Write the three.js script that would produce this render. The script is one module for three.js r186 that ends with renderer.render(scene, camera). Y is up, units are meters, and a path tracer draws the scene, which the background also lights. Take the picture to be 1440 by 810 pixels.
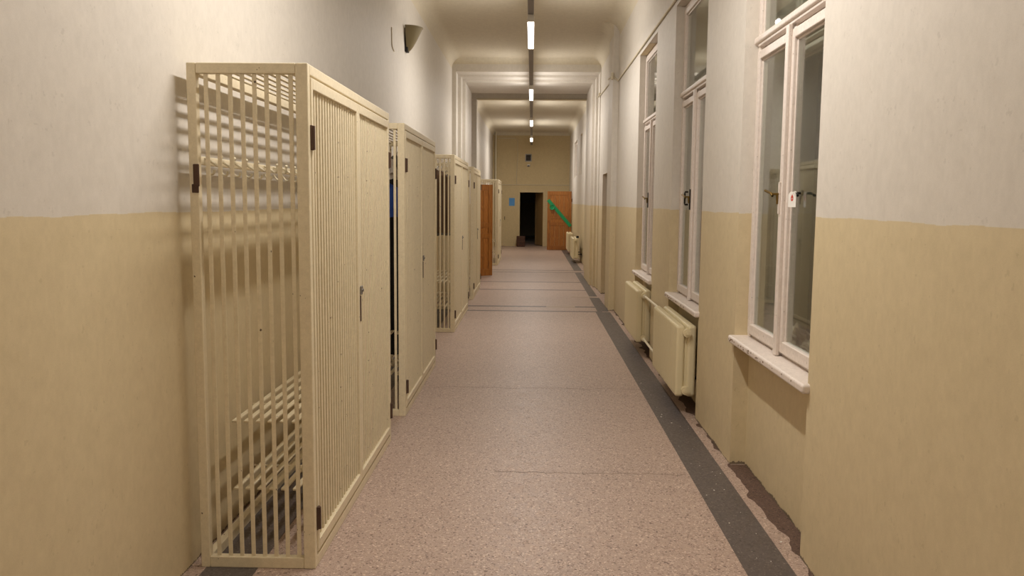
import * as THREE from 'three';
import { RoundedBoxGeometry } from 'three/addons/geometries/RoundedBoxGeometry.js';
import { mergeGeometries } from 'three/addons/utils/BufferGeometryUtils.js';
import { RectAreaLightUniformsLib } from 'three/addons/lights/RectAreaLightUniformsLib.js';
RectAreaLightUniformsLib.init();

// ---------- camera, sky, exposure ----------
// d below is the distance down the corridor from the camera (z = -d); x = 0 is under the lamp rail
const scene = new THREE.Scene();
const camera = new THREE.PerspectiveCamera(2 * Math.atan(405 / 1160) * 180 / Math.PI, 16 / 9, 0.05, 100);
camera.position.set(0, 1.55, 0);
camera.rotation.set(-5.967 * Math.PI / 180, 1.323 * Math.PI / 180, 0.5 * Math.PI / 180, 'YXZ');
scene.background = new THREE.Color().setRGB(0.002, 0.0025, 0.004);   // night outside the windows
const renderer = new THREE.WebGLRenderer();
renderer.toneMapping = THREE.LinearToneMapping;
renderer.toneMappingExposure = 1.0;
renderer.shadowMap.enabled = true;
const LAMP = { color: new THREE.Color().setRGB(1.0, 0.95, 0.90), down: 118, side: 50 };

// ---------- helpers ----------
let seed = 12345;
const rnd = () => { seed = (Math.imul(seed, 1664525) + 1013904223) >>> 0; return seed / 4294967296; };
const used = {};
const numbered = (n) => { const k = used[n] = (used[n] ?? -1) + 1; return k ? `${n}_${String(k).padStart(3, '0')}` : n; };
function metricUV(g, ou = 0, ov = 0) {
  const p = g.attributes.position, n = g.attributes.normal, uv = new Float32Array(p.count * 2);
  for (let i = 0; i < p.count; i++) {
    const ax = Math.abs(n.getX(i)), ay = Math.abs(n.getY(i)), az = Math.abs(n.getZ(i));
    let u, v;
    if (ax >= ay && ax >= az) { u = -p.getZ(i); v = p.getY(i); }
    else if (ay >= az) { u = p.getX(i); v = -p.getZ(i); }
    else { u = p.getX(i); v = p.getY(i); }
    uv[2 * i] = u + ou; uv[2 * i + 1] = v + ov;
  }
  g.setAttribute('uv', new THREE.BufferAttribute(uv, 2));
  return g;
}
// box between two corners; d grows away from the camera
function bx(x0, x1, y0, y1, d0, d1) {
  const g = new THREE.BoxGeometry(Math.abs(x1 - x0), Math.abs(y1 - y0), Math.abs(d1 - d0));
  g.translate((x0 + x1) / 2, (y0 + y1) / 2, -(d0 + d1) / 2);
  return g;
}
function rbx(x0, x1, y0, y1, d0, d1, r = 0.004, s = 1) {
  const g = new RoundedBoxGeometry(Math.abs(x1 - x0), Math.abs(y1 - y0), Math.abs(d1 - d0), s, r);
  g.translate((x0 + x1) / 2, (y0 + y1) / 2, -(d0 + d1) / 2);
  return g;
}
const V = (x, y, d) => new THREE.Vector3(x, y, -d);
function tube(pts, r, seg = 8, tension = 0.0, closed = false) {
  const path = new THREE.CurvePath();
  if (tension > 0) return new THREE.TubeGeometry(new THREE.CatmullRomCurve3(pts, closed, 'catmullrom', tension), pts.length * 6, r, seg);
  for (let i = 0; i + 1 < pts.length; i++) path.add(new THREE.LineCurve3(pts[i], pts[i + 1]));
  return new THREE.TubeGeometry(path, (pts.length - 1) * 4, r, seg);
}
function merge(list) {
  list = list.map((g) => (g.index ? g.toNonIndexed() : g));
  return list.length === 1 ? list[0] : mergeGeometries(list.map((g) => { const h = new THREE.BufferGeometry(); for (const k of ['position', 'normal', 'uv']) h.setAttribute(k, g.attributes[k]); return h; }));
}
function mesh(name, geos, mat, parent, uv = true) {
  const g = Array.isArray(geos) ? merge(geos) : geos;
  if (uv) metricUV(g);
  const m = new THREE.Mesh(g, mat);
  m.name = name; m.castShadow = m.receiveShadow = true;
  parent.add(m);
  return m;
}
function tag(o, label, category, group) { o.userData.label = label; o.userData.category = category; if (group) o.userData.group = group; return o; }
function thing(name, label, category, pos = [0, 0, 0], group) {
  const o = new THREE.Group(); o.name = numbered(name); o.position.set(pos[0], pos[1], pos[2]); scene.add(o);
  return tag(o, label, category, group);
}
function struct(name, label, category, geos, mat) {
  const m = mesh(name, geos, mat, scene); tag(m, label, category); m.userData.kind = 'structure'; return m;
}
function structGroup(name, label, category, pos = [0, 0, 0]) {
  const o = new THREE.Group(); o.name = name; o.position.set(...pos); scene.add(o); tag(o, label, category); o.userData.kind = 'structure'; return o;
}

// ---------- textures ----------
function tex(w, h, fn, srgb, mw, mh) {
  const data = new Uint8Array(w * h * 4);
  for (let y = 0; y < h; y++) for (let x = 0; x < w; x++) {
    const c = fn(x, y), i = (y * w + x) * 4;
    data[i] = c[0]; data[i + 1] = c[1]; data[i + 2] = c[2]; data[i + 3] = 255;
  }
  return finish(data, w, h, srgb, mw, mh);
}
function finish(data, w, h, srgb, mw, mh) {
  const t = new THREE.DataTexture(data, w, h, THREE.RGBAFormat);
  t.wrapS = t.wrapT = THREE.RepeatWrapping; t.magFilter = THREE.LinearFilter; t.minFilter = THREE.LinearMipmapLinearFilter; t.generateMipmaps = true;
  if (srgb) t.colorSpace = THREE.SRGBColorSpace;
  t.repeat.set(1 / mw, 1 / mh); t.needsUpdate = true;
  return t;
}
// tiling value noise
function noiseGrid(n) { const a = new Float32Array(n * n); for (let i = 0; i < n * n; i++) a[i] = rnd(); return (u, v) => {
  u = ((u % 1) + 1) % 1 * n; v = ((v % 1) + 1) % 1 * n;
  const x = Math.floor(u), y = Math.floor(v), fx = u - x, fy = v - y, sx = fx * fx * (3 - 2 * fx), sy = fy * fy * (3 - 2 * fy);
  const x1 = (x + 1) % n, y1 = (y + 1) % n, x0 = x % n, y0 = y % n;
  return (a[y0 * n + x0] * (1 - sx) + a[y0 * n + x1] * sx) * (1 - sy) + (a[y1 * n + x0] * (1 - sx) + a[y1 * n + x1] * sx) * sy;
}; }
const n8 = noiseGrid(8), n24 = noiseGrid(24), n64 = noiseGrid(64), n200 = noiseGrid(200), n400 = noiseGrid(400);
const clamp = (v) => Math.max(0, Math.min(255, v));
const UPPER = [216, 209, 198], LOWER = [212, 195, 158];
const PAINT_Y = 1.495, TALL = 4.4;
const wallMap = tex(1024, 2048, (x, y) => {
  const u = x / 1024, v = y / 2048, m = v * TALL;
  const edge = PAINT_Y + 0.002 * Math.sin(u * Math.PI * 2 * 2 + 1) + 0.0015 * Math.sin(u * Math.PI * 2 * 7) + 0.003 * (n64(u, 0.3) - 0.5);
  let c = m < edge ? LOWER : UPPER;
  let g = (n200(u, v) - 0.5) * 5 + (n64(u, v * 1.5) - 0.5) * 5 + (rnd() - 0.5) * 5;
  const scuff = n64(u * 1 + 0.31, v * 2) * 0.5 + n400(u, v) * 0.5;
  if (scuff > 0.84) g -= 9;                                     // small scuffs and flaked spots
  const foot = 0.004 + 0.018 * Math.max(0, n24(u, 0.7) - 0.3) + 0.010 * (n400(u, 0.2) - 0.5);
  if (m < foot) return [118 + g * 2, 104 + g * 2, 86 + g * 2];  // dirt splashed by mops along the skirting line
  return [clamp(c[0] + g), clamp(c[1] + g), clamp(c[2] + g)];
}, true, 3.0, TALL);
const plasterBump = tex(512, 512, (x, y) => { const u = x / 512, v = y / 512, b = 128 + (n24(u, v) - 0.5) * 90 + (n64(u, v) - 0.5) * 70 + (n200(u, v) - 0.5) * 50; return [b, b, b]; }, false, 1.0, 1.0);
const ceilMap = tex(512, 512, (x, y) => { const u = x / 512, v = y / 512, g = (n64(u, v) - 0.5) * 7 + (n200(u, v) - 0.5) * 6; return [216 + g, 206 + g, 184 + g]; }, true, 2.0, 2.0);

function terrazzo(base, chips, count, rmin, rmax) {
  const S = 2048, data = new Uint8Array(S * S * 4);
  for (let y = 0; y < S; y++) for (let x = 0; x < S; x++) {
    const u = x / S, v = y / S, g = (n8(u, v) - 0.5) * 6 + (n64(u, v) - 0.5) * 8 + (rnd() - 0.5) * 12, i = (y * S + x) * 4;
    for (let k = 0; k < 3; k++) data[i + k] = clamp(base[k] + g); data[i + 3] = 255;
  }
  for (let c = 0; c < count; c++) {
    const cx = rnd() * S, cy = rnd() * S, r = rmin + (rmax - rmin) * rnd() * rnd(), col = chips[Math.floor(rnd() * chips.length)], an = rnd() * 3.14, e = 0.5 + rnd() * 0.5, w = rnd() * 14 - 7;
    const ca = Math.cos(an), sa = Math.sin(an);
    for (let dy = -Math.ceil(r); dy <= r; dy++) for (let dx = -Math.ceil(r); dx <= r; dx++) {
      const a = (dx * ca + dy * sa) / r, b = (-dx * sa + dy * ca) / (r * e);
      if (a * a + b * b > 1) continue;
      const i = ((((Math.floor(cy) + dy) % S + S) % S) * S + ((Math.floor(cx) + dx) % S + S) % S) * 4;
      for (let k = 0; k < 3; k++) data[i + k] = clamp(col[k] + w);
    }
  }
  return finish(data, S, S, true, 2.2, 2.2);
}
const floorMap = terrazzo([176, 153, 139], [[198, 177, 162], [212, 191, 175], [148, 124, 111], [118, 98, 88], [186, 160, 143], [164, 140, 128]], 62000, 2, 7);
const stripMap = terrazzo([92, 83, 79], [[110, 101, 96], [78, 70, 66], [70, 62, 59], [126, 115, 108], [98, 89, 85]], 40000, 2, 6);
const floorRough = tex(512, 512, (x, y) => { const u = x / 512, v = y / 512, r = 116 + (n64(u, v) - 0.5) * 14 + (n200(u, v) - 0.5) * 40; return [r, r, r]; }, false, 2.2, 2.2);

const enamelMap = (() => {                                        // cream enamel with small chips down to rusty steel
  const S = 1024, data = new Uint8Array(S * S * 4);
  for (let y = 0; y < S; y++) for (let x = 0; x < S; x++) {
    const u = x / S, v = y / S, g = (n64(u, v) - 0.5) * 8 + (n200(u, v) - 0.5) * 8, i = (y * S + x) * 4;
    data[i] = clamp(228 + g); data[i + 1] = clamp(214 + g); data[i + 2] = clamp(182 + g); data[i + 3] = 255;
  }
  for (let c = 0; c < 60; c++) {
    const cx = Math.floor(rnd() * S), cy = Math.floor(rnd() * S), r = 1.3 + rnd() * rnd() * 3;
    for (let dy = -6; dy <= 6; dy++) for (let dx = -6; dx <= 6; dx++) {
      if (Math.hypot(dx, dy * (0.6 + 0.4 * rnd())) > r * (0.7 + 0.5 * rnd())) continue;
      const i = (((cy + dy + S) % S) * S + (cx + dx + S) % S) * 4;
      data[i] = 84; data[i + 1] = 62; data[i + 2] = 44;
    }
  }
  return finish(data, S, S, true, 1.0, 1.0);
})();
const woodTex = (a, b, mw) => tex(512, 512, (x, y) => {           // grain runs along v
  const u = x / 512, v = y / 512, r = n24(u * 1, v * 0.15) * 3 + u * 14, s = 0.5 + 0.5 * Math.sin(r * 6.283), f = n400(u, v * 0.08), k = Math.min(1, s * 0.55 + f * 0.5);
  return [a[0] + (b[0] - a[0]) * k, a[1] + (b[1] - a[1]) * k, a[2] + (b[2] - a[2]) * k];
}, true, mw, mw * 2);
const frameMap = (() => {                                         // whitish window paint, flaked here and there
  return tex(512, 512, (x, y) => { const u = x / 512, v = y / 512, g = (n64(u, v) - 0.5) * 12 + (n200(u, v) - 0.5) * 8;
    if (n64(u + 0.4, v) * 0.55 + n400(u, v) * 0.45 > 0.87) return [132, 112, 92];
    return [226 + g, 214 + g, 204 + g]; }, true, 0.8, 0.8);
})();

// ---------- materials ----------
const std = (o) => new THREE.MeshStandardMaterial(o);
const M = {
  wall: std({ map: wallMap, roughness: 0.62, bumpMap: plasterBump, bumpScale: 0.0003 }),
  ceiling: std({ map: ceilMap, roughness: 0.85, bumpMap: plasterBump, bumpScale: 0.0003 }),
  endWall: std({ map: ceilMap, color: '#f6eacb', roughness: 0.7, bumpMap: plasterBump, bumpScale: 0.0003 }),
  floor: std({ map: floorMap, roughnessMap: floorRough, roughness: 1.0 }),
  strip: std({ map: stripMap, roughnessMap: floorRough, roughness: 1.0 }),
  patch: std({ color: '#b3a08e', roughness: 0.6 }),
  grime: std({ map: floorMap, color: '#8c7d74', roughness: 0.8 }),
  flake: std({ color: '#7a6149', roughness: 0.9 }),
  crack: std({ color: '#6a5b51', roughness: 0.9 }),
  enamel: std({ map: enamelMap, roughness: 0.42 }),
  rust: std({ color: '#574133', roughness: 0.85, metalness: 0.2 }),
  darkMetal: std({ color: '#2a2522', roughness: 0.5, metalness: 0.6 }),
  brass: std({ color: '#7d6534', roughness: 0.45, metalness: 0.8 }),
  steel: std({ color: '#8b8782', roughness: 0.45, metalness: 0.7 }),
  rail: std({ color: '#8d8780', roughness: 0.55, metalness: 0.3 }),
  frame: std({ map: frameMap, roughness: 0.42 }),
  glass: new THREE.MeshPhysicalMaterial({ color: '#eef2ee', roughness: 0.03, transmission: 1, thickness: 0, ior: 1.5 }),
  radiator: std({ color: '#e0d2ac', roughness: 0.38 }),
  pipe: std({ color: '#e2d8bd', roughness: 0.45 }),
  conduit: std({ color: '#d8cdb4', roughness: 0.6 }),
  wood: std({ map: woodTex([176, 114, 46], [126, 74, 26], 0.7), roughness: 0.45 }),
  woodPanel: std({ map: woodTex([184, 120, 50], [132, 78, 28], 0.5), roughness: 0.45 }),
  woodDark: std({ map: woodTex([96, 58, 34], [58, 34, 20], 0.5), roughness: 0.6 }),
  tanDoor: std({ color: '#9a7c50', roughness: 0.55 }),
  jambPaint: std({ color: '#d9cfb8', roughness: 0.6 }),
  lampGlow: new THREE.MeshStandardMaterial({ color: '#ffffff', emissive: new THREE.Color().setRGB(1, 0.94, 0.86), emissiveIntensity: 6, roughness: 0.5 }),
  lampCap: std({ color: '#e6e2da', roughness: 0.4 }),
  sconce: std({ color: '#85795a', roughness: 0.35 }),
  black: std({ color: '#141211', roughness: 0.7 }),
  blue: std({ color: '#5a9ad8', roughness: 0.7 }),
  paper: std({ color: '#efece6', roughness: 0.8 }),
  red: std({ color: '#c8402e', roughness: 0.7 }),
  ribbon: std({ color: '#22965f', roughness: 0.28, metalness: 0.25, side: THREE.DoubleSide }),
  cloth: std({ color: '#b9ab98', roughness: 0.95 }),
  coatBlack: std({ color: '#17181b', roughness: 0.9 }),
  coatBlue: std({ color: '#2f55b0', roughness: 0.85 }),
  coatWhite: std({ color: '#cfc8c2', roughness: 0.9 }),
  coatBrown: std({ color: '#5a4433', roughness: 0.9 }),
  coatPink: std({ color: '#b08078', roughness: 0.9 }),
  coatGrey: std({ color: '#6a655f', roughness: 0.9 }),
};

// ---------- the corridor ----------
const XL = -1.43, XR = 1.20, D0 = -8, D1 = 29;
const WIN = [3.53, 5.88, 8.23], WW = 1.30, NICHE = 1.29, SILL = 0.78, HEAD = 3.20, XO = 1.62;

{ // floor with its border strips, cross bands, a repair and cracks
  const f = struct('floor', 'speckled pinkish terrazzo floor running the length of the corridor', 'floor', [bx(-2.4, 2.0, -0.2, 0, D0 - 0.3, D1 + 3)], M.floor);
  const top = 0.0012;
  const strip = (x0, x1, d0, d1, m = M.strip, n = 'inlay_strip') => mesh(n, [bx(x0, x1, -0.01, top, d0, d1)], m, f);
  for (const [a, b] of [[D0, 3.0], [3.0, 8.6], [8.6, 11.65]]) strip(0.922, 1.128, a, b);
  strip(0.955, 1.115, 11.73, 13.44); strip(0.965, 1.10, 13.61, 18.22); strip(0.975, 1.16, 18.85, 29);
  strip(-1.36, -1.14, D0, 14.7);
  strip(-0.98, 1.02, 11.65, 11.73);
  strip(-0.98, 0.23, 12.16, 12.26); strip(0.66, 0.955, 12.16, 12.26);
  strip(-1.2, 0.98, 14.52, 14.60); strip(-1.2, 0.98, 15.95, 16.03); strip(-1.3, 1.18, 18.22, 18.30); strip(-1.3, 1.18, 18.74, 18.83);
  mesh('repair_patch', [bx(0.66, 1.05, -0.01, top, 13.45, 13.60)], M.patch, f);
  mesh('repair_patch', [bx(0.23, 0.66, -0.01, top * 0.7, 12.15, 12.27)], M.patch, f);
  { // trodden grime with a ragged outline along the foot of the window wall
    const inner = (d) => 1.16 + 0.075 * n24(d / 3.1, 0.37) + 0.02 * (n64(d / 3.1, 0.6) - 0.5);
    const outer = (d) => (WIN.some((w) => d > w && d < w + WW) ? NICHE : XR) + 0.002;
    const pos = [], nor = [], uv = []; const step = 0.02;
    for (let d = 2.2; d < 11.8; d += step) { const a = inner(d), b = inner(d + step), o = Math.min(outer(d), outer(d + step)); if (Math.min(o - a, o - b) < 0.002) continue;
      const h = 0.0007; pos.push(a, h, -d, o, h, -d, o, h, -d - step, a, h, -d, o, h, -d - step, b, h, -d - step); for (let k = 0; k < 6; k++) { nor.push(0, 1, 0); uv.push(0, 0); } }
    const g = new THREE.BufferGeometry(); g.setAttribute('position', new THREE.Float32BufferAttribute(pos, 3)); g.setAttribute('normal', new THREE.Float32BufferAttribute(nor, 3)); g.setAttribute('uv', new THREE.Float32BufferAttribute(uv, 2));
    mesh('grime', [g], M.grime, f);
    const fl = []; for (let k = 0; k < 40; k++) { const d = 2.6 + 4.5 * rnd(), x = 0.94 + 0.24 * rnd(), w = 0.002 + 0.006 * rnd() * rnd(); fl.push(new THREE.BoxGeometry(w * 1.6, 0.0012, w).rotateY(rnd() * 3).translate(x, 0.0017, -d)); }
    const m = mesh('paint_flakes', fl, M.paper, f); m.userData.kind = 'stuff';
  }
  for (const [x0, x1, d, amp] of [[-0.85, 0.92, 6.78, 0.03], [-0.2, 0.9, 4.62, 0.015]]) {
    const pts = []; for (let k = 0; k <= 40; k++) { const x = x0 + (x1 - x0) * k / 40; pts.push(V(x, 0, d + (n24(k / 40, d) - 0.5) * amp * 2 + (n200(k / 40, d) - 0.5) * 0.012)); }
    const g = []; for (let k = 0; k < 40; k++) { const a = pts[k], b = pts[k + 1], w = 0.0016 + 0.001 * n200(k / 40, 0.5); const q = new THREE.BufferGeometry();
      q.setAttribute('position', new THREE.Float32BufferAttribute([a.x, 0.0007, a.z + w, b.x, 0.0007, b.z + w, b.x, 0.0007, b.z - w, a.x, 0.0007, a.z + w, b.x, 0.0007, b.z - w, a.x, 0.0007, a.z - w], 3));
      q.setAttribute('normal', new THREE.Float32BufferAttribute([0, 1, 0, 0, 1, 0, 0, 1, 0, 0, 1, 0, 0, 1, 0, 0, 1, 0], 3)); q.setAttribute('uv', new THREE.Float32BufferAttribute(new Array(12).fill(0), 2)); g.push(q); }
    mesh('crack', g, M.crack, f);
  }
}
const CE1 = 4.05, CE2 = 3.96;
struct('ceiling', 'dim off-white plaster ceiling above the lamp rail', 'ceiling', [bx(-2.4, 2.0, CE1, CE1 + 0.3, D0 - 0.3, 14.8), bx(-2.4, 2.0, CE2, CE2 + 0.39, 14.8, D1 + 0.3)], M.ceiling);

// left wall with a doorway hidden behind the open brown door
{
  const g = [bx(XL - 0.5, XL, 0, CE1, D0 - 0.3, 14.9), bx(-1.93, -1.38, 0, CE2, 16.9, 17.62), bx(-1.93, -1.38, 2.0, CE2, 17.62, 18.42), bx(-1.93, -1.38, 0, CE2, 18.42, D1 + 0.3)];
  struct('wall_left', 'long two-tone wall, white above beige, behind the slatted lockers', 'wall', g, M.wall);
  struct('wall_side_room', 'side room wall beyond the doorway with the open brown door', 'wall', [bx(-4.9, -4.8, 0, 2.8, 16.0, 20.0), bx(-4.8, -1.93, 0, 2.8, 15.9, 16.0), bx(-4.8, -1.93, 0, 2.8, 20.0, 20.1), bx(-4.9, -1.93, 2.8, 2.9, 15.9, 20.1), bx(-4.9, -2.4, -0.2, 0, 15.9, 20.1)], M.wall);
}
// right wall: piers, three window niches, a pilaster, the niche with the tan door, the far part with two high windows
const HW = [[21.9, 22.75], [24.2, 25.9]], HY = [2.3, 3.36];
{
  const g = [], pier = (a, b, x = XR, y0 = 0, y1 = CE1) => g.push(bx(x, XO, y0, y1, a, b));
  let a = D0 - 0.3;
  for (const w of WIN) { pier(a, w); pier(w, w + WW, NICHE, 0, SILL - 0.02); pier(w, w + WW, XR, HEAD, CE1); a = w + WW; }
  pier(a, 11.85); pier(11.85, 12.45, 1.118); pier(12.45, 12.95, 1.19);
  pier(12.95, 14.06, 1.19, 2.02, CE1); pier(12.95, 14.06, 1.30, 0, 2.02); pier(14.06, 14.85, 1.19);
  let b = 16.9; const X2 = 1.30;
  for (const [h0, h1] of HW) { pier(b, h0, X2); pier(h0, h1, X2, 0, HY[0]); pier(h0, h1, X2, HY[1], CE2); b = h1; }
  pier(b, D1 + 0.3, X2);
  struct('wall_right', 'two-tone wall with deep window niches, white above beige', 'wall', g, M.wall);
}
// portal with stepped moulding, and the slimmer rib behind it
function ring(name, label, l, r, top, d0, d1) {
  return struct(name, label, 'trim', [bx(-1.95, l, 0, CE1, d0, d1), bx(r, XO, 0, CE1, d0, d1), bx(l, r, top, CE1, d0, d1)], M.wall);
}
ring('trim_1', 'outer step of the plaster portal across the corridor', -1.357, 1.175, 3.82, 14.80, 15.16);
ring('trim_2', 'middle step of the plaster portal across the corridor', -1.30, 1.135, 3.78, 15.16, 15.46);
ring('trim_3', 'deep inner jambs and soffit of the plaster portal', -1.244, 1.09, 3.73, 15.46, 17.0);
ring('trim_4', 'slim plaster rib crossing the corridor beyond the portal', -1.25, 1.20, 3.82, 18.62, 18.92);
// coves where walls meet the ceiling
function cove(r, len) {
  const s = new THREE.Shape(); s.moveTo(0, 0); s.lineTo(r, 0); s.absarc(r, -r, r, Math.PI / 2, Math.PI, false); s.lineTo(0, 0);
  return new THREE.ExtrudeGeometry(s, { depth: len, bevelEnabled: false, curveSegments: 12 });
}
{
  const c = (x, y, dNear, dFar, right, r) => { const g = cove(r, dFar - dNear); if (right) { g.scale(-1, 1, 1); const ix = g.attributes.position.array; for (let i = 0; i < ix.length; i += 9) for (let k = 0; k < 3; k++) { const t = ix[i + 3 + k]; ix[i + 3 + k] = ix[i + 6 + k]; ix[i + 6 + k] = t; } g.computeVertexNormals(); } g.translate(x, y, -dFar); return g; };
  struct('trim_5', 'rounded plaster cove along the left of the ceiling', 'trim', [c(XL, CE1, D0, 14.8, false, 0.18), c(-1.38, CE2, 18.92, D1, false, 0.16)], M.ceiling);
  struct('trim_6', 'rounded plaster cove along the window side of the ceiling', 'trim', [c(XR, CE1, D0, 11.85, true, 0.18), c(1.118, CE1, 11.85, 12.45, true, 0.17), c(1.19, CE1, 12.45, 14.8, true, 0.18), c(1.30, CE2, 18.92, D1, true, 0.16)], M.ceiling);
  const across = (d, y, r, x0, x1) => { const g = cove(r, x1 - x0); g.rotateY(-Math.PI / 2); g.translate(x1, y, -d); return g; };
  struct('trim_7', 'rounded plaster coves across the corridor at portal and end wall', 'trim', [across(14.8, CE1, 0.10, XL, 1.19), across(D1, CE2, 0.12, -1.38, 1.30)], M.ceiling);
}
// wall behind the camera
struct('wall_rear', 'plain two-tone wall closing the corridor behind the viewer', 'wall', [bx(-2.4, 2.0, 0, CE1, D0 - 0.3, D0)], M.wall);

// ---------- end wall ----------
const DW = { l: -0.47, r: 0.43, top: 1.93 };
{
  const w = struct('wall_back', 'end wall of the corridor with a dark open doorway', 'wall', [bx(-1.95, DW.l, 0, CE2, D1, D1 + 0.3), bx(DW.r, XO, 0, CE2, D1, D1 + 0.3), bx(DW.l, DW.r, DW.top, CE2, D1, D1 + 0.3)], M.endWall);
  void w;
  struct('wall_end_room', 'unlit room seen through the open doorway in the end wall', 'wall', [bx(-3.2, 3.2, 0, 3.0, D1 + 9, D1 + 9.1), bx(-3.3, -3.2, 0, 3.0, D1 + 0.3, D1 + 9), bx(3.2, 3.3, 0, 3.0, D1 + 0.3, D1 + 9), bx(-3.3, 3.3, 3.0, 3.1, D1 + 0.3, D1 + 9.1), bx(-3.3, -1.95, 0, 3.0, D1 + 0.2, D1 + 0.3), bx(XO, 3.3, 0, 3.0, D1 + 0.2, D1 + 0.3), bx(-3.2, 3.2, -0.2, 0, D1 + 3, D1 + 9), bx(-3.2, -2.4, -0.2, 0, D1, D1 + 3), bx(2.0, 3.2, -0.2, 0, D1, D1 + 3)], M.wall);
  const fr = structGroup('door_1', 'white painted frame with a tan leaf swung into the dark end room', 'door');
  mesh('door_frame', [bx(DW.l - 0.03, DW.l + 0.05, 0, DW.top + 0.06, D1 - 0.03, D1 + 0.12), bx(DW.r - 0.04, DW.r + 0.03, 0, DW.top + 0.06, D1 - 0.03, D1 + 0.12), bx(DW.l + 0.05, DW.r - 0.04, DW.top - 0.05, DW.top + 0.06, D1 - 0.03, D1 + 0.12)], M.endWall, fr);
  const leaf = new THREE.Group(); leaf.name = 'door_leaf'; leaf.position.set(DW.r - 0.045, 0, -(D1 + 0.1)); leaf.rotation.y = -1.22; fr.add(leaf);
  mesh('stile', [rbx(-0.10, 0, 0.02, 1.86, 0, 0.04)], M.tanDoor, leaf); mesh('stile', [rbx(-0.78, -0.68, 0.02, 1.86, 0, 0.04)], M.tanDoor, leaf);
  mesh('panel', [bx(-0.68, -0.10, 0.02, 1.86, 0.01, 0.03)], M.tanDoor, leaf); mesh('door_handle', [rbx(-0.76, -0.66, 0.98, 1.0, -0.05, -0.035), bx(-0.75, -0.735, 0.98, 1.0, -0.05, 0)], M.steel, leaf);
}
{
  const dr = structGroup('door_2', 'cream painted door in the end wall left of the blue notice', 'door');
  mesh('door_frame', [bx(-1.33, -1.29, 0, 2.10, D1 - 0.025, D1 + 0.02), bx(-0.92, -0.88, 0, 2.10, D1 - 0.025, D1 + 0.02), bx(-1.29, -0.92, 2.06, 2.10, D1 - 0.025, D1 + 0.02)], M.endWall, dr);
  mesh('door_leaf', [bx(-1.29, -0.92, 0.01, 2.06, D1 - 0.012, D1 + 0.02)], M.endWall, dr);
  mesh('door_handle', [rbx(-0.955, -0.94, 0.92, 1.04, D1 - 0.05, D1 - 0.012)], M.darkMetal, dr);
}
{ // conduits on the end wall
  const t = mesh('cable_conduit', [tube([V(-1.22, 2.14, D1 - 0.015), V(1.30, 2.14, D1 - 0.015)], 0.012), tube([V(-1.2, 3.74, D1 - 0.012), V(-0.52, 3.74, D1 - 0.012), V(-0.51, 3.0, D1 - 0.012), V(-0.545, 2.6, D1 - 0.012), V(-0.535, 2.14, D1 - 0.012)], 0.009)], M.conduit, scene);
  tag(t, 'thin cable run pinned across the end wall above the doorway', 'cable');
  const p = mesh('heating_pipe', [tube([V(-1.27, 0, D1 - 0.05), V(-1.27, CE2, D1 - 0.05)], 0.03, 10)], M.pipe, scene);
  tag(p, 'upright painted pipe in the corner of the end wall', 'pipe');
}
{ // vent grille and detector
  const v = thing('vent_grille', 'small grey vent grille high on the end wall', 'vent', [-0.138, 3.075, -(D1 - 0.001)]);
  mesh('frame', [bx(-0.11, 0.11, 0.105, 0.13, -0.02, 0), bx(-0.11, 0.11, -0.13, -0.105, -0.02, 0), bx(-0.11, -0.085, -0.105, 0.105, -0.02, 0), bx(0.085, 0.11, -0.105, 0.105, -0.02, 0)].map((g) => g.translate(0, 0, 0)), M.steel, v);
  mesh('backing', [bx(-0.09, 0.09, -0.11, 0.11, -0.006, 0)], M.darkMetal, v);
  for (let k = 0; k < 6; k++) { const s = mesh('slat', [bx(-0.085, 0.085, -0.003, 0.003, -0.012, 0.012)], M.steel, v); s.position.set(0, -0.09 + k * 0.036, 0.011); s.rotation.x = 0.6; }
  const c = thing('motion_detector', 'tiny dark detector on the end wall below the vent grille', 'detector', [-0.13, 2.81, -(D1 - 0.001)]);
  mesh('housing', [rbx(-0.05, 0.05, -0.04, 0.035, -0.06, 0, 0.012, 2)], M.paper, c); mesh('lens', [rbx(-0.035, 0.035, -0.03, 0.005, -0.07, -0.055, 0.006)], M.black, c);
}
{ // blue notice
  const n = thing('notice', 'bright blue paper notice pinned beside the dark doorway', 'notice', [-0.70, 1.545, -(D1 - 0.001)]);
  mesh('sheet', [bx(-0.098, 0.098, -0.137, 0.137, -0.004, 0)], M.blue, n);
}
{ // wooden crate
  const c = thing('wooden_crate', 'dark brown wooden crate at the foot of the dark doorway', 'crate', [-0.37, 0, -28.72]);
  for (let k = 0; k < 3; k++) { const y = 0.015 + k * 0.12; mesh('plank', [rbx(-0.13, 0.13, y, y + 0.112, -0.15, -0.132)], M.woodDark, c); mesh('plank', [rbx(-0.13, 0.13, y, y + 0.112, 0.132, 0.15)], M.woodDark, c); mesh('plank', [rbx(-0.148, -0.13, y, y + 0.112, -0.15, 0.15)], M.woodDark, c); mesh('plank', [rbx(0.13, 0.148, y, y + 0.112, -0.15, 0.15)], M.woodDark, c); }
  mesh('base', [bx(-0.13, 0.13, 0, 0.02, -0.13, 0.13)], M.woodDark, c);
}

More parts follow.
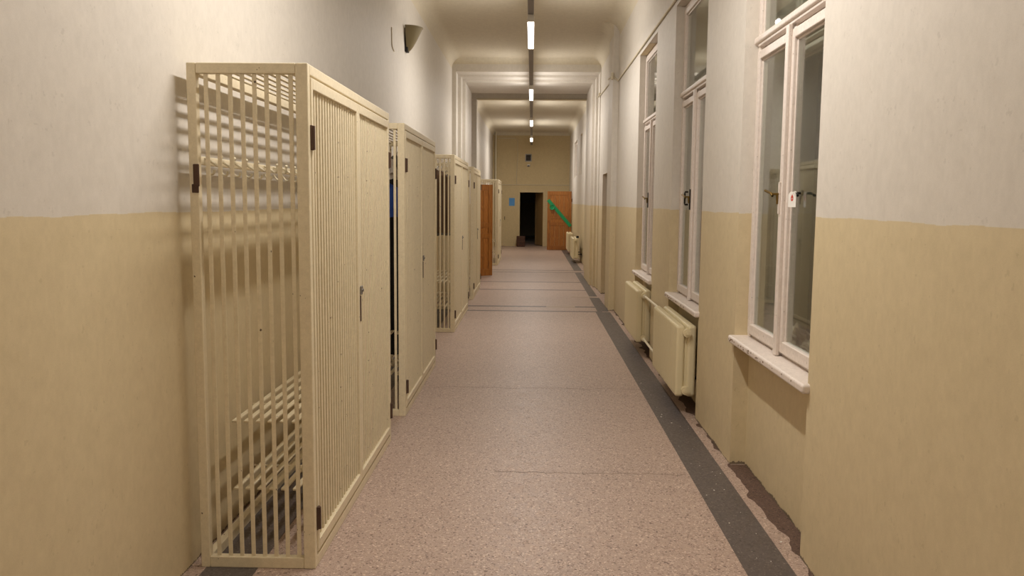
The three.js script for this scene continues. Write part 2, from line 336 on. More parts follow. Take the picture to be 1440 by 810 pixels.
// panelled wooden door leaf; x from 0 (hinge) to -w, faces both sides
function woodLeaf(parent, w, h) {
  const t = 0.04, s = 0.10;
  mesh('stile', [rbx(-s, 0, 0, h, -t / 2, t / 2)], M.wood, parent); mesh('stile', [rbx(-w, -w + s, 0, h, -t / 2, t / 2)], M.wood, parent);
  const rails = [[0, 0.14], [0.78, 0.88], [1.00, 1.10], [h - 0.12, h]];
  for (const [a, b] of rails) mesh('rail', [rbx(-w + s, -s, a, b, -t / 2, t / 2)], M.wood, parent);
  for (const [a, b] of [[0.14, 0.78], [0.88, 1.00], [1.10, h - 0.12]]) {
    const n = b - a > 0.3 ? 4 : 1, span = w - 2 * s;
    for (let k = 0; k < n; k++) mesh('board', [rbx(-w + s + span * k / n + 0.003, -w + s + span * (k + 1) / n - 0.003, a, b, -0.012, 0.012)], M.woodPanel, parent);
  }
}
{ // big door standing open at the end with a green ribbon
  const d = structGroup('door_3', 'orange-brown panelled door standing open, crossed by a green ribbon', 'door', [1.275, 0.012, -26.72]);
  woodLeaf(d, 0.775, 1.885);
  mesh('hinge', [new THREE.CylinderGeometry(0.012, 0.012, 0.1, 8).translate(0.008, 0.3, 0)], M.darkMetal, d); mesh('hinge', [new THREE.CylinderGeometry(0.012, 0.012, 0.1, 8).translate(0.008, 1.6, 0)], M.darkMetal, d);
  const r = thing('gift_ribbon', 'shiny green ribbon with a bow tied diagonally across the brown door', 'ribbon', [0.52, 1.62, -26.69]);
  // band, wrapped round the door edges
  const L = Math.hypot(0.735, 0.84), an = Math.atan2(-0.86, 0.755);
  const band = new RoundedBoxGeometry(L, 0.105, 0.006, 1, 0.002); band.translate(L / 2, 0, 0); band.rotateZ(an);
  mesh('band', [band], M.ribbon, r);
  const bow = new THREE.Group(); bow.name = 'bow'; bow.position.set(0.13, -0.235, 0.03); r.add(bow);
  const loop = (a, l, w) => { const pts = []; for (let k = 0; k <= 16; k++) { const t = k / 16 * Math.PI * 2, rr = l * Math.sin(t / 2); pts.push(new THREE.Vector3(Math.cos(a) * rr * (0.75 + 0.25 * Math.cos(t)), Math.sin(a) * rr * (0.75 + 0.25 * Math.cos(t)), 0.035 * Math.sin(t))); }
    const pos = [], idx = []; pts.forEach((p, i) => { for (const s of [-1, 1]) pos.push(p.x - Math.sin(a) * w * s, p.y + Math.cos(a) * w * s, p.z); if (i < 16) idx.push(2 * i, 2 * i + 1, 2 * i + 2, 2 * i + 1, 2 * i + 3, 2 * i + 2); });
    const g = new THREE.BufferGeometry(); g.setAttribute('position', new THREE.Float32BufferAttribute(pos, 3)); g.setIndex(idx); g.computeVertexNormals(); g.setAttribute('uv', new THREE.Float32BufferAttribute(new Array(pos.length / 3 * 2).fill(0), 2)); return g; };
  for (let k = 0; k < 6; k++) mesh('loop', [loop(k * Math.PI / 3 + 0.3, 0.15, 0.03)], M.ribbon, bow);
  mesh('knot', [new THREE.SphereGeometry(0.028, 12, 8)], M.ribbon, bow);
}
{ // brown door opened from the left wall
  const d = structGroup('door_4', 'brown panelled door swung open from the left wall between lockers', 'door', [-0.825, 0.012, -17.22]);
  const leaf = new THREE.Group(); leaf.name = 'door_leaf'; leaf.rotation.y = 0.62; d.add(leaf);
  woodLeaf(leaf, 0.70, 1.885);
  mesh('door_handle', [rbx(-0.11, -0.02, 1.0, 1.02, 0.045, 0.06), bx(-0.045, -0.03, 1.0, 1.02, 0.0, 0.06)], M.darkMetal, leaf);
  const fr = mesh('door_frame', [bx(-0.625, -0.54, 0, 2.05, 0.32, 0.40), bx(-0.625, -0.54, 0, 2.05, 1.12, 1.20), bx(-0.625, -0.54, 1.97, 2.05, 0.40, 1.12)], M.jambPaint, d); void fr;
}
{ // tan door deep in its niche on the right
  const d = structGroup('door_5', 'tan brown door sunk in a niche of the window-side wall', 'door', [0, 0, 0]);
  mesh('door_frame', [bx(1.27, 1.305, 0, 2.02, 12.95, 13.02), bx(1.27, 1.305, 0, 2.02, 13.99, 14.06), bx(1.27, 1.305, 1.95, 2.02, 13.02, 13.99)], M.tanDoor, d);
  mesh('door_leaf', [bx(1.285, 1.305, 0.01, 1.95, 13.02, 13.99)], M.tanDoor, d);
  mesh('door_handle', [rbx(1.235, 1.25, 1.0, 1.02, 13.05, 13.15), bx(1.235, 1.29, 1.0, 1.02, 13.05, 13.07)], M.steel, d);
}

// ---------- windows ----------
function makeWindow(n, label) {                                   // local: x = world x, d measured from the near edge of the niche
  const w = structGroup(`window_${n}`, label, 'window', [0, 0, -WIN[n - 1]]);
  const X = 1.275, y0 = SILL, y1 = HEAD, tr = 2.43;
  const layer = (x, inner) => {
    const fw = 0.055, t = 0.05, nm = inner ? '' : 'outer_';
    mesh(nm + 'window_frame', [rbx(x, x + t, y0, y1, 0, fw, 0.006), rbx(x, x + t, y0, y1, WW - fw, WW, 0.006), rbx(x, x + t, y1 - fw, y1, fw, WW - fw, 0.006), rbx(x + 0.01, x + t, y0, y0 + 0.02, fw, WW - fw, 0.004)], M.frame, w);
    mesh(nm + 'transom', [rbx(x - 0.028, x + t, tr + 0.012, tr + 0.05, 0.005, WW - 0.005, 0.012, 2), rbx(x + 0.03, x + t, tr - 0.03, tr + 0.012, fw, WW - fw, 0.004)], M.frame, w);
    mesh(nm + 'mullion', [rbx(x + 0.004, x + t, y0, tr, WW / 2 - 0.02, WW / 2 + 0.02, 0.004)], M.frame, w);
    const sash = (d0, d1, a, b, name, bead) => {
      const s = new THREE.Group(); s.name = name; w.add(s); const k = 0.048, xi = x - 0.014, xo = x + 0.026;
      mesh('sash_frame', [rbx(xi, xo, a, b, d0, d0 + k, 0.006), rbx(xi, xo, a, b, d1 - k, d1, 0.006), rbx(xi, xo, b - k, b, d0 + k, d1 - k, 0.006), rbx(xi, xo, a, a + k + 0.012, d0 + k, d1 - k, 0.006),
        rbx(xi + 0.016, xo + 0.004, a, b, d0 + k, d0 + k + 0.012, 0.003), rbx(xi + 0.016, xo + 0.004, a, b, d1 - k - 0.012, d1 - k, 0.003), rbx(xi + 0.016, xo + 0.004, b - k - 0.012, b - k, d0 + k, d1 - k, 0.003)], M.frame, s);
      mesh('pane', [bx(x + 0.008, x + 0.011, a + k, b - k + 0.002, d0 + k - 0.002, d1 - k + 0.002)], M.glass, s);
      if (bead) mesh('astragal', [rbx(x - 0.032, x - 0.012, a - 0.01, b, d1 - 0.03, d1 + 0.016, 0.006)], M.frame, s);
      return s;
    };
    const mid = WW / 2;
    sash(fw - 0.01, mid - 0.004, y0 + 0.022, tr - 0.03, nm + 'casement', false);
    const far = sash(mid + 0.004, WW - fw + 0.01, y0 + 0.022, tr - 0.03, nm + 'casement', false);
    if (inner) mesh('astragal', [rbx(x - 0.034, x - 0.012, y0 + 0.004, tr - 0.005, mid - 0.022, mid + 0.026, 0.006)], M.frame, far);
    sash(fw - 0.01, WW - fw + 0.01, tr - 0.004, y1 - fw + 0.012, nm + 'fanlight', false);
  };
  layer(X, true); layer(X + 0.2, false);
  mesh('box_lining', [bx(X + 0.05, X + 0.2, y0, y1, 0.0, 0.012), bx(X + 0.05, X + 0.2, y0, y1, WW - 0.012, WW), bx(X + 0.05, X + 0.2, y0, y0 + 0.012, 0.012, WW - 0.012), bx(X + 0.05, X + 0.2, y1 - 0.012, y1, 0.012, WW - 0.012)], M.frame, w);
  // sill: worn rounded board
  const sill = rbx(1.165, 1.32, SILL - 0.042, SILL + 0.002, -0.03, WW + 0.02, 0.015, 3);
  mesh('window_sill', [sill], M.frame, w);
  const chips = []; for (let k = 0; k < 26; k++) { const q = 0.004 + 0.01 * rnd(); chips.push(new THREE.BoxGeometry(0.004, 0.003 + 0.006 * rnd(), q).translate(1.1655, SILL - 0.012 - 0.014 * rnd(), -(WW * Math.sqrt(rnd())))); }
  mesh('flaked_spots', chips, M.flake, w).userData.kind = 'stuff';
  // espagnolette handle
  const h = mesh('handle', [new THREE.CylinderGeometry(0.006, 0.006, 0.05, 8).rotateZ(Math.PI / 2).translate(X - 0.05, 1.60, -(WW / 2 + 0.0)), tube([V(X - 0.073, 1.59, WW / 2), V(X - 0.075, 1.604, WW / 2 + 0.02), V(X - 0.085, 1.618, WW / 2 + 0.09)], 0.0065), tube([V(X - 0.05, 1.60, WW / 2), V(X - 0.045, 1.55, WW / 2 + 0.004)], 0.007)], M.brass, w);
  void h;
  mesh('espagnolette_rod', [rbx(X - 0.044, X - 0.033, 1.50, 1.66, WW / 2 - 0.006, WW / 2 + 0.008, 0.003)], n === 1 ? M.frame : M.darkMetal, w);
  if (n === 2) mesh('pull', [tube([V(X - 0.034, 1.64, WW / 2 + 0.1), V(X - 0.06, 1.64, WW / 2 + 0.1), V(X - 0.06, 1.54, WW / 2 + 0.1), V(X - 0.034, 1.54, WW / 2 + 0.1)], 0.007)], M.darkMetal, w);
  for (const yy of [1.0, 2.2]) mesh('hinge', [new THREE.CylinderGeometry(0.007, 0.007, 0.07, 8).translate(X - 0.008, yy, -(WW - 0.05))], M.frame, w);
  return w;
}
makeWindow(1, 'tall white double window with a worn sill and a hanging tag');
makeWindow(2, 'tall white double window with dark pull handle, between two others');
makeWindow(3, 'tall white double window just before the pilaster, conduit over its head');
HW.forEach(([a, b], k) => {
  const w = structGroup(`window_${4 + k}`, k ? 'wide high window near the open ribboned door' : 'narrow high window just past the plaster rib', 'window', [0, 0, 0]), X = 1.36;
  mesh('window_frame', [bx(X, X + 0.05, HY[0], HY[1], a, a + 0.06), bx(X, X + 0.05, HY[0], HY[1], b - 0.06, b), bx(X, X + 0.05, HY[1] - 0.06, HY[1], a + 0.06, b - 0.06), bx(X, X + 0.05, HY[0], HY[0] + 0.06, a + 0.06, b - 0.06)], M.frame, w);
  mesh('pane', [bx(X + 0.02, X + 0.024, HY[0] + 0.06, HY[1] - 0.06, a + 0.06, b - 0.06)], M.glass, w);
});
{ // tag on the near window
  const t = thing('paper_tag', 'small white paper tag with a red emblem hanging on the window handle', 'tag', [1.255, 1.572, -(WIN[0] + 0.50)]);
  const s = new THREE.Shape(); s.moveTo(-0.024, -0.036); s.lineTo(0.024, -0.036); s.lineTo(0.024, 0.024); s.lineTo(0.012, 0.038); s.lineTo(-0.012, 0.038); s.lineTo(-0.024, 0.024); s.closePath();
  const g = new THREE.ExtrudeGeometry(s, { depth: 0.002, bevelEnabled: false }); g.rotateY(-Math.PI / 2 + 0.5);
  mesh('card', [g], M.paper, t);
  const e = new THREE.Shape(); e.moveTo(0, 0.022); e.lineTo(0.007, 0.008); e.lineTo(0.007, -0.006); e.lineTo(0, -0.012); e.lineTo(-0.007, -0.006); e.lineTo(-0.007, 0.008); e.closePath();
  const hole = new THREE.Path(); hole.absellipse(0, 0.001, 0.0026, 0.005, 0, Math.PI * 2, true); e.holes.push(hole);
  const eg = new THREE.ExtrudeGeometry(e, { depth: 0.001, bevelEnabled: false }); eg.translate(0, 0.004, 0.002); eg.rotateY(-Math.PI / 2 + 0.5);
  mesh('emblem', [eg], M.red, t);
  mesh('string', [tube([V(0, 0.03, 0), V(-0.004, 0.040, -0.04), V(0.0, 0.032, -0.072)], 0.0012, 5)], M.paper, t);
  mesh('peg', [tube([V(0.014, 0.030, -0.072), V(-0.004, 0.030, -0.076), V(-0.012, 0.018, -0.115)], 0.006, 8)], M.darkMetal, t);
}
{ // crumpled cloth lying between the panes
  const lump = (x, y, d, sx, sy, sz, s) => { const g = new THREE.IcosahedronGeometry(1, 4), p = g.attributes.position; for (let i = 0; i < p.count; i++) { const a = p.getX(i), b = p.getY(i), c = p.getZ(i), k = 0.75 + 0.25 * Math.sin(a * 5 + s) * Math.cos(c * 6 + s) + 0.12 * Math.sin(b * 9 + a * 7); p.setXYZ(i, a * sx * k, Math.max(-sy * 0.7, b * sy * k), c * sz * k); } g.computeVertexNormals(); g.translate(x, y + sy * 0.7, -d); return g; };
  const c = mesh('draught_cloth', [lump(1.40, 0.793, 4.30, 0.05, 0.085, 0.13, 1), lump(1.40, 0.793, 4.13, 0.045, 0.05, 0.08, 3)], M.cloth, scene, false);
  tag(c, 'crumpled beige cloth stuffed between the panes of the tagged window', 'cloth');
}

// ---------- radiators ----------
const sectionGeo = (() => { // one two-column section, 55 mm pitch
  const col = (x) => rbx(x - 0.034, x + 0.034, 0.0, 0.53, -0.0245, 0.0245, 0.0235, 4);
  const link = (y) => new THREE.CylinderGeometry(0.026, 0.026, 0.05, 14).rotateX(Math.PI / 2).translate(0, y, 0);
  return metricUV(merge([col(-0.041), col(0.041), link(0.052), link(0.478), rbx(-0.02, 0.02, 0.03, 0.50, -0.005, 0.005, 0.003)]));
})();
function radiator(name, label, x, y, dNear, n, group) {
  const r = thing(name, label, 'radiator', [x, y, -dNear], group);
  for (let k = 0; k < n; k++) { const s = new THREE.Mesh(sectionGeo, M.radiator); s.name = 'section'; s.castShadow = s.receiveShadow = true; s.position.z = -(0.027 + k * 0.0545); r.add(s); }
  for (const yy of [0.052, 0.478]) {
    mesh('plug', [new THREE.CylinderGeometry(0.030, 0.030, 0.045, 16).rotateX(Math.PI / 2).translate(0.0, yy, 0.012), new THREE.CylinderGeometry(0.015, 0.015, 0.02, 6).rotateX(Math.PI / 2).translate(0.0, yy, 0.034)], M.radiator, r);
    mesh('hub', [new THREE.CylinderGeometry(0.022, 0.022, n * 0.0545, 12).rotateX(Math.PI / 2).translate(0, yy, -n * 0.0545 / 2)], M.radiator, r);
  }
  for (const d of [0.15, n * 0.0545 - 0.15]) mesh('bracket', [rbx(0.0, 1.292 - x, 0.10, 0.125, d - 0.012, d + 0.012)], M.darkMetal, r);
  return r;
}
radiator('radiator', 'cream cast-iron radiator under the window with the dark pull handle', 1.137, 0.135, 5.97, 21);
radiator('radiator', 'cream cast-iron radiator under the window beside the pilaster', 1.137, 0.145, 8.27, 19);
radiator('radiator', 'cream cast-iron radiator below the narrow high window', 1.12, 0.11, 21.0, 24);
radiator('radiator', 'cream cast-iron radiator below the wide high window near the ribboned door', 1.15, 0.11, 24.3, 26);
{
  const p = thing('heating_pipe', 'painted heating pipes linking the two radiators under neighbouring windows', 'pipe', [1.137, 0, -7.1]);
  mesh('upper_pipe', [tube([V(0, 0.623, 1.14), V(0, 0.623, 0.2), V(-0.005, 0.615, 0.03)], 0.012, 10)], M.pipe, p);
  mesh('lower_pipe', [tube([V(0, 0.192, 1.15), V(-0.01, 0.19, 0.12), V(-0.02, 0.187, 0.06)], 0.011, 10)], M.pipe, p);
  mesh('riser', [tube([V(-0.03, 0.10, 0.05), V(-0.03, 0.64, 0.05)], 0.011, 10)], M.pipe, p);
  for (const [y, d] of [[0.623, 1.08], [0.623, 0.16], [0.19, 1.08]]) mesh('nut', [new THREE.CylinderGeometry(0.022, 0.022, 0.035, 6).rotateX(Math.PI / 2).translate(0, y, -d)], M.pipe, p);
  mesh('valve', [new THREE.CylinderGeometry(0.018, 0.018, 0.05, 10).translate(-0.03, 0.19, -0.05)], M.pipe, p);
  const k = mesh('radiator_valve', [new THREE.CylinderGeometry(0.03, 0.035, 0.06, 12).translate(1.17, 0.675, -21.04)], M.black, scene);
  tag(k, 'black valve knob on the radiator below the narrow high window', 'valve');
}
// conduit along the window-side wall
{
  const c = thing('cable_conduit', 'painted cable conduit running along the wall above the windows', 'cable', [0, 0, 0]);
  mesh('conduit', [tube([V(1.188, 3.245, D0), V(1.188, 3.25, 11.83)], 0.011), tube([V(1.188, 3.25, 11.83), V(1.108, 3.32, 11.84), V(1.108, 3.36, 12.46)], 0.010), tube([V(1.178, 3.37, 12.46), V(1.178, 3.42, 14.79), V(1.165, 3.42, 14.9), V(1.165, 3.44, 15.15)], 0.010)], M.conduit, c);
  mesh('junction_box', [rbx(1.09, 1.12, 3.27, 3.36, 11.80, 11.9, 0.006)], M.conduit, c);
  mesh('clip', [rbx(1.15, 1.18, 3.40, 3.46, 14.74, 14.82, 0.006)], M.conduit, c);
  const e = mesh('cable', [tube([V(-1.25, 3.81, 18.6), V(1.20, 3.81, 18.6)], 0.012)], M.conduit, scene);
  tag(e, 'loose cable crossing the corridor on the slim plaster rib', 'cable');
  const l = mesh('cable', [tube([V(-1.424, 3.28, 8.46), V(-1.424, 3.10, 8.47), V(-1.424, 3.07, 8.6)], 0.006, 6)], M.conduit, scene);
  l.name = 'cable_001'; tag(l, 'short cable stub poking from the left wall near the sconce', 'cable');
}
// ---------- wall sconce (unlit) ----------
{
  const s = thing('wall_sconce', 'unlit half-bowl wall sconce high on the left wall', 'sconce', [XL, 3.33, -9.40]);
  mesh('back_plate', [rbx(0, 0.035, -0.13, 0.13, -0.055, 0.055, 0.006)], M.black, s);
  const pts = []; for (let k = 0; k <= 12; k++) { const t = k / 12; pts.push(new THREE.Vector2(0.02 + 0.155 * Math.pow(t, 0.75), -0.125 + 0.255 * t)); }
  const g = new THREE.LatheGeometry(pts, 24, 0, Math.PI); g.scale(1, 1, 0.9);
  const g2 = g.clone(); const inner = new THREE.LatheGeometry(pts.map((p) => new THREE.Vector2(Math.max(0.005, p.x - 0.008), p.y)).reverse(), 24, 0, Math.PI); inner.scale(1, 1, 0.9);
  const sm = M.sconce.clone(); sm.side = THREE.DoubleSide;
  const bowl = mesh('bowl', [g2, inner], sm, s); bowl.position.set(0.02, 0, 0);
  mesh('rim', [new THREE.TorusGeometry(0.171, 0.008, 8, 24, Math.PI).rotateX(Math.PI / 2).rotateY(-Math.PI / 2).scale(1, 1, 0.95).rotateY(Math.PI).translate(0.02, 0.13, 0)], M.sconce, s).rotation.y = 0;
  mesh('lamp_socket', [new THREE.CylinderGeometry(0.02, 0.02, 0.08, 10).translate(0.07, 0.0, 0), rbx(0.02, 0.08, -0.05, -0.03, -0.01, 0.01)], M.black, s);
}

// ---------- lamps on the rail ----------
const LX = -0.033, LY = 3.47;
{
  const r = thing('lamp_rail', 'long grey metal rail carrying the tube lamps down the corridor', 'rail', [LX, 3.535, 0]);
  mesh('channel', [rbx(-0.032, 0.032, -0.025, 0.03, D0 + 0.05, D1 - 0.05, 0.004)], M.rail, r);
  for (let d = -6; d < 29; d += 2.65) { const top = (d < 11.85 ? CE1 : d > 14.8 && d < 15.46 ? 3.78 : d >= 15.46 && d < 17 ? 3.73 : CE2) - 3.535; mesh('hanger', [new THREE.CylinderGeometry(0.004, 0.004, top - 0.03, 6).translate(0, (top + 0.03) / 2, -d)], M.steel, r); }
}
const lampStarts = [-2.7, 3.0, 8.9, 14.15, 19.45, 24.75], LL = 1.6;
const tubeOutput = [1.05, 1.32, 0.92, 0.85, 0.85, 1.0];            // the two newest tubes are a little brighter
const lampWhere = ['at the start of the rail', 'abeam of the empty locker', 'beside the wall sconce', 'at the plaster portal', 'just past the slim plaster rib', 'closest to the end wall'];
lampStarts.forEach((d, i) => {
  const l = thing('tube_lamp', `glowing white tube lamp ${lampWhere[i]}`, 'lamp', [LX, LY, -(d + LL / 2)], 'tube lamps on the rail');
  mesh('housing', [rbx(-0.03, 0.03, 0.012, 0.036, -LL / 2, LL / 2, 0.004)], M.lampCap, l);
  mesh('diffuser', [rbx(-0.034, 0.034, -0.035, 0.012, -LL / 2 + 0.03, LL / 2 - 0.03, 0.012, 3)], M.lampGlow, l);
  for (const s of [-1, 1]) mesh('end_cap', [rbx(-0.036, 0.036, -0.037, 0.016, s * (LL / 2 - 0.015) - 0.015, s * (LL / 2 - 0.015) + 0.015, 0.004)], M.lampCap, l);
  const area = (w, inten, x, y, rx, ry) => { const a = new THREE.RectAreaLight(LAMP.color, inten, w, LL - 0.08); a.position.set(x, y, 0); a.rotation.set(rx, ry, 0, 'YXZ'); l.add(a); return a; };
  area(0.064, LAMP.down * tubeOutput[i], 0, -0.0375, -Math.PI / 2, 0);              // faces down
  for (const s of [-1, 1]) {                                       // the diffuser's two flanks
    const a = new THREE.RectAreaLight(LAMP.color, LAMP.side * tubeOutput[i], LL - 0.08, 0.044);
    a.position.set(s * 0.0365, -0.0115, 0); a.rotation.y = s > 0 ? -Math.PI / 2 : Math.PI / 2; l.add(a);
  }
});

// ---------- slatted lockers ----------
const DEPTH = 0.487, HT = 2.09;
const slatCache = {};
function slatGeo(w, h, t, v) { // upright slat, w along z, t along x
  const k = `${w}_${h}_${t}_${v}`;
  if (!slatCache[k]) slatCache[k] = metricUV(new RoundedBoxGeometry(t, h, w, 1, Math.min(0.0025, t * 0.35)), v * 0.1373, v * 0.2917);
  return slatCache[k];
}
function put(name, geo, mat, parent, x, y, z) { const m = new THREE.Mesh(geo, mat); m.name = name; m.castShadow = m.receiveShadow = true; m.position.set(x, y, z); parent.add(m); return m; }
let vs = 0;
function locker(label, x, d, L, opts = {}) { // local x: 0 front face .. -DEPTH back; z: 0 near end .. -L
  const c = thing('slatted_locker', label, 'locker', [x, 0, -d], 'cream slatted lockers along the left wall');
  if (opts.turn) c.rotation.y = opts.turn;
  const P = 0.036, T = 0.042;
  // frame of posts and rails
  mesh('frame', [rbx(-0.05, 0, 0, HT, 0, P), rbx(-0.05, 0, 0, HT, L - P, L), rbx(-DEPTH, -DEPTH + 0.038, 0, HT, 0, P), rbx(-DEPTH, -DEPTH + 0.038, 0, HT, L - P, L),
    rbx(-0.036, 0, HT - T, HT, P, L - P), rbx(-DEPTH, -DEPTH + P, HT - T, HT, P, L - P), rbx(-DEPTH + 0.038, -0.05, HT - T, HT, 0, P), rbx(-DEPTH + 0.038, -0.05, HT - T, HT, L - P, L),
    rbx(-0.036, 0, 0, 0.045, P, L - P), rbx(-DEPTH, -DEPTH + P, 0, 0.045, P, L - P), rbx(-DEPTH + 0.038, -0.05, 0, 0.048, 0, P), rbx(-DEPTH + 0.038, -0.05, 0, 0.048, L - P, L)], M.enamel, c);
  // two side panels of eight slats
  for (const z of [P / 2, L - P / 2]) {
    const sp = new THREE.Group(); sp.name = 'side_panel'; c.add(sp);
    for (let k = 0; k < 8; k++) { const h = HT - 0.088, m = put('slat', slatGeo(0.005, h, 0.0185, vs++ % 13), M.enamel, sp, -DEPTH + 0.0745 + k * 0.0487, 0.046 + h / 2, -z + 0.006); void m; }
  }
  // top: slats running the length
  const tp = new THREE.Group(); tp.name = 'top_grid'; c.add(tp);
  for (let k = 0; k < 8; k++) put('slat', slatGeo(L - 2 * P, 0.006, 0.0185, vs++ % 13), M.enamel, tp, -DEPTH + 0.0745 + k * 0.0487, HT - 0.012, -L / 2);
  // doors
  const y0 = 0.062, y1 = HT - T - 0.008, w = (L - 2 * P) / 2;
  for (let i = 0; i < 2; i++) {
    const dr = new THREE.Group(); dr.name = 'door'; c.add(dr);
    const a = P + i * w + 0.003, b = a + w - 0.006, s0 = 0.028;
    mesh('door_frame', [rbx(-0.024, 0.004, y0, y1, a, a + s0), rbx(-0.024, 0.004, y0, y1, b - s0, b), rbx(-0.024, 0.004, y1 - 0.046, y1, a + s0, b - s0), rbx(-0.024, 0.004, y0, y0 + 0.046, a + s0, b - s0)], M.enamel, dr);
    const span = b - a - 2 * s0, n = Math.round(span / 0.0465), pitch = span / n, h = y1 - y0 - 0.09;
    for (let k = 0; k < n; k++) put('slat', slatGeo(0.0185, h, 0.010, vs++ % 13), M.enamel, dr, -0.013, (y0 + y1) / 2, -(a + s0 + (k + 0.5) * pitch));
    const e = i ? b : a;
    for (const yy of [1.80, 0.21]) mesh('hinge', [new THREE.CylinderGeometry(0.009, 0.009, 0.095, 8).translate(0.008, yy, -e), rbx(0.0, 0.007, yy - 0.05, yy + 0.05, e - 0.014, e + 0.014, 0.002)], M.rust, dr);
    if (i) { // lock on the meeting stile
      mesh('lock_plate', [rbx(0.004, 0.012, 1.06, 1.105, a - 0.006, a + 0.036, 0.003), new THREE.CylinderGeometry(0.008, 0.008, 0.014, 10).rotateZ(Math.PI / 2).translate(0.012, 1.083, -(a + 0.016))], M.steel, dr);
      mesh('worn_bolt', [rbx(0.003, 0.008, 0.92, 1.055, a - 0.004, a + 0.010, 0.002)], M.rust, dr);
    }
  }
  // shoe racks
  for (const y of [0.25, 0.56]) {
    const r = new THREE.Group(); r.name = 'shoe_rack'; c.add(r);
    for (let k = 0; k < 7; k++) put('slat', slatGeo(L - 0.26 - P, 0.010, 0.024, vs++ % 13), M.enamel, r, -DEPTH + 0.06 + k * 0.054, y, -(0.26 + L - P) / 2);
    for (const sd of [0.62, L - P - 0.012]) mesh('support', [rbx(-DEPTH + 0.02, -0.045, y - 0.013, y - 0.005, sd, sd + 0.008, 0.002)], M.enamel, r);
  }
  // hook rail
  const hr = new THREE.Group(); hr.name = 'hook_rail'; c.add(hr);
  mesh('bar', [rbx(-DEPTH + 0.005, -DEPTH + 0.02, 1.69, 1.725, P, L - P, 0.003)], M.enamel, hr);
  const hookG = hookGeo(); const nh = Math.round(L / 0.16);
  for (let k = 0; k < nh; k++) put('hook', hookG, M.pipe, hr, -DEPTH + 0.02, 1.70, -(P + 0.08 + k * (L - 0.2) / (nh - 1)));
  if (opts.latch) mesh('latch', [rbx(-DEPTH + 0.02, -DEPTH + 0.044, 1.60, 1.69, -0.012, 0.0, 0.004), rbx(-DEPTH + 0.012, -DEPTH + 0.04, 1.575, 1.61, -0.008, 0.0, 0.003)], M.rust, c);
  return c;
}
let hk; function hookGeo() { if (!hk) { const p = [V(0, 0.02, 0), V(0.035, 0.0, 0), V(0.055, -0.012, 0), V(0.066, 0.0, 0), V(0.068, 0.022, 0)]; hk = metricUV(merge([tube(p, 0.006, 6, 0.5).toNonIndexed(), tube([V(0, -0.02, 0), V(0.02, -0.045, 0), V(0.035, -0.045, 0), V(0.04, -0.03, 0)], 0.005, 6, 0.5), new THREE.SphereGeometry(0.009, 8, 6).translate(0.068, 0.024, 0)])); } return hk; }
locker('cream slatted locker beside bare wall, empty, rust on its side post and bolt', -0.895, 3.32, 1.88, { latch: true });
locker('cream slatted locker holding dark and blue coats, after the empty one', -0.895, 5.82, 1.86);
locker('cream slatted locker packed with coats, standing just before the portal', -0.905, 9.68, 2.10);
locker('cream slatted locker standing against the plaster portal', -0.915, 12.99, 1.78);
locker('cream slatted locker next to the open brown door', -0.815, 20.15, 2.0);

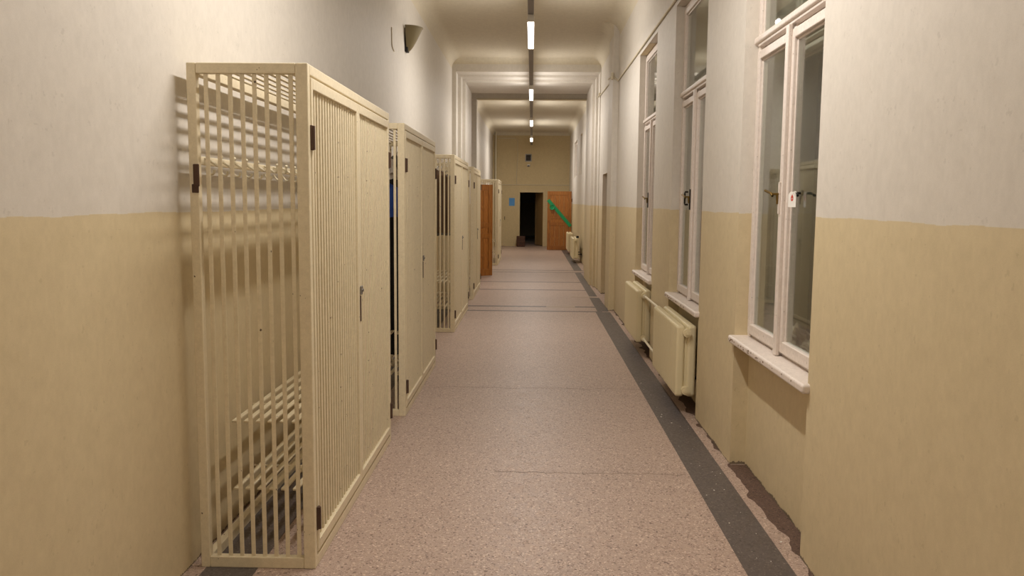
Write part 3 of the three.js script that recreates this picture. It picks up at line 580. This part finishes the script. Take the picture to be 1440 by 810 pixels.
// coats hanging in the lockers
function coat(label, mat, x, d, topY, len, wid, dep, k) {
  const o = thing('coat', label, 'coat', [x, topY, -d]);
  const N = 32, R = 18, pos = [], idx = [], uv = [];
  for (let j = 0; j <= R; j++) {
    const t = j / R, y = -len * t, sh = Math.min(1, Math.pow(t * 6, 0.6)), w = wid / 2 * (0.22 + 0.78 * sh) * (1 + 0.12 * t), dd = dep / 2 * (0.45 + 0.55 * sh) * (1 - 0.15 * t);
    for (let i = 0; i < N; i++) { const a = i / N * Math.PI * 2, f = 1 + 0.10 * t * Math.sin(a * 7 + k) + 0.05 * Math.sin(a * 3 + t * 6 + k); pos.push(Math.cos(a) * w * f, y + 0.01 * Math.sin(a * 5), Math.sin(a) * dd * f); uv.push(i / N, t); }
  }
  for (let j = 0; j < R; j++) for (let i = 0; i < N; i++) { const a = j * N + i, b = j * N + (i + 1) % N, c = a + N, e = b + N; idx.push(a, b, c, b, e, c); }
  const g = new THREE.BufferGeometry(); g.setAttribute('position', new THREE.Float32BufferAttribute(pos, 3)); g.setAttribute('uv', new THREE.Float32BufferAttribute(uv, 2)); g.setIndex(idx); g.computeVertexNormals();
  const mm = mat.clone(); mm.side = THREE.DoubleSide;
  mesh('body', [g], mm, o);
  for (const s of [-1, 1]) mesh('sleeve', [tube([new THREE.Vector3(s * wid * 0.38, -Math.min(0.09, len * 0.2), 0), new THREE.Vector3(s * wid * 0.43, -Math.min(0.3, len * 0.5), 0.01), new THREE.Vector3(s * wid * 0.44, -Math.min(0.62, len * 0.8), 0.03)], dep * 0.22, 10, 0.5)], mm, o);
  mesh('hanger_hook', [tube([new THREE.Vector3(0, -0.03, 0), new THREE.Vector3(0, 0.03, 0), new THREE.Vector3(0.02, 0.05, 0), new THREE.Vector3(0.035, 0.03, 0)], 0.003, 6, 0.5)], M.steel, o);
  return o;
}
coat('long black coat hanging in the locker after the empty one', M.coatBlack, -1.14, 6.30, 1.80, 1.42, 0.30, 0.18, 1);
coat('small bright blue garment hanging before the black coat in a locker', M.coatBlue, -1.125, 6.06, 1.68, 0.24, 0.28, 0.12, 2);
coat('small white garment hanging above the blue one in a locker', M.coatWhite, -1.125, 5.98, 1.86, 0.15, 0.28, 0.10, 3);
coat('pale grey coat hanging behind the black coat in a locker', M.coatGrey, -1.14, 7.0, 1.92, 0.8, 0.30, 0.18, 3);
coat('dull brown coat in the locker just before the portal, at its near end', M.coatBrown, -1.15, 10.1, 1.92, 0.75, 0.30, 0.16, 4);
coat('faded pink jacket in the locker just before the portal', M.coatPink, -1.15, 10.5, 1.88, 0.62, 0.29, 0.16, 5);
coat('grey jacket in the locker just before the portal', M.coatGrey, -1.15, 11.0, 1.90, 0.8, 0.30, 0.18, 6);

renderer.render(scene, camera);
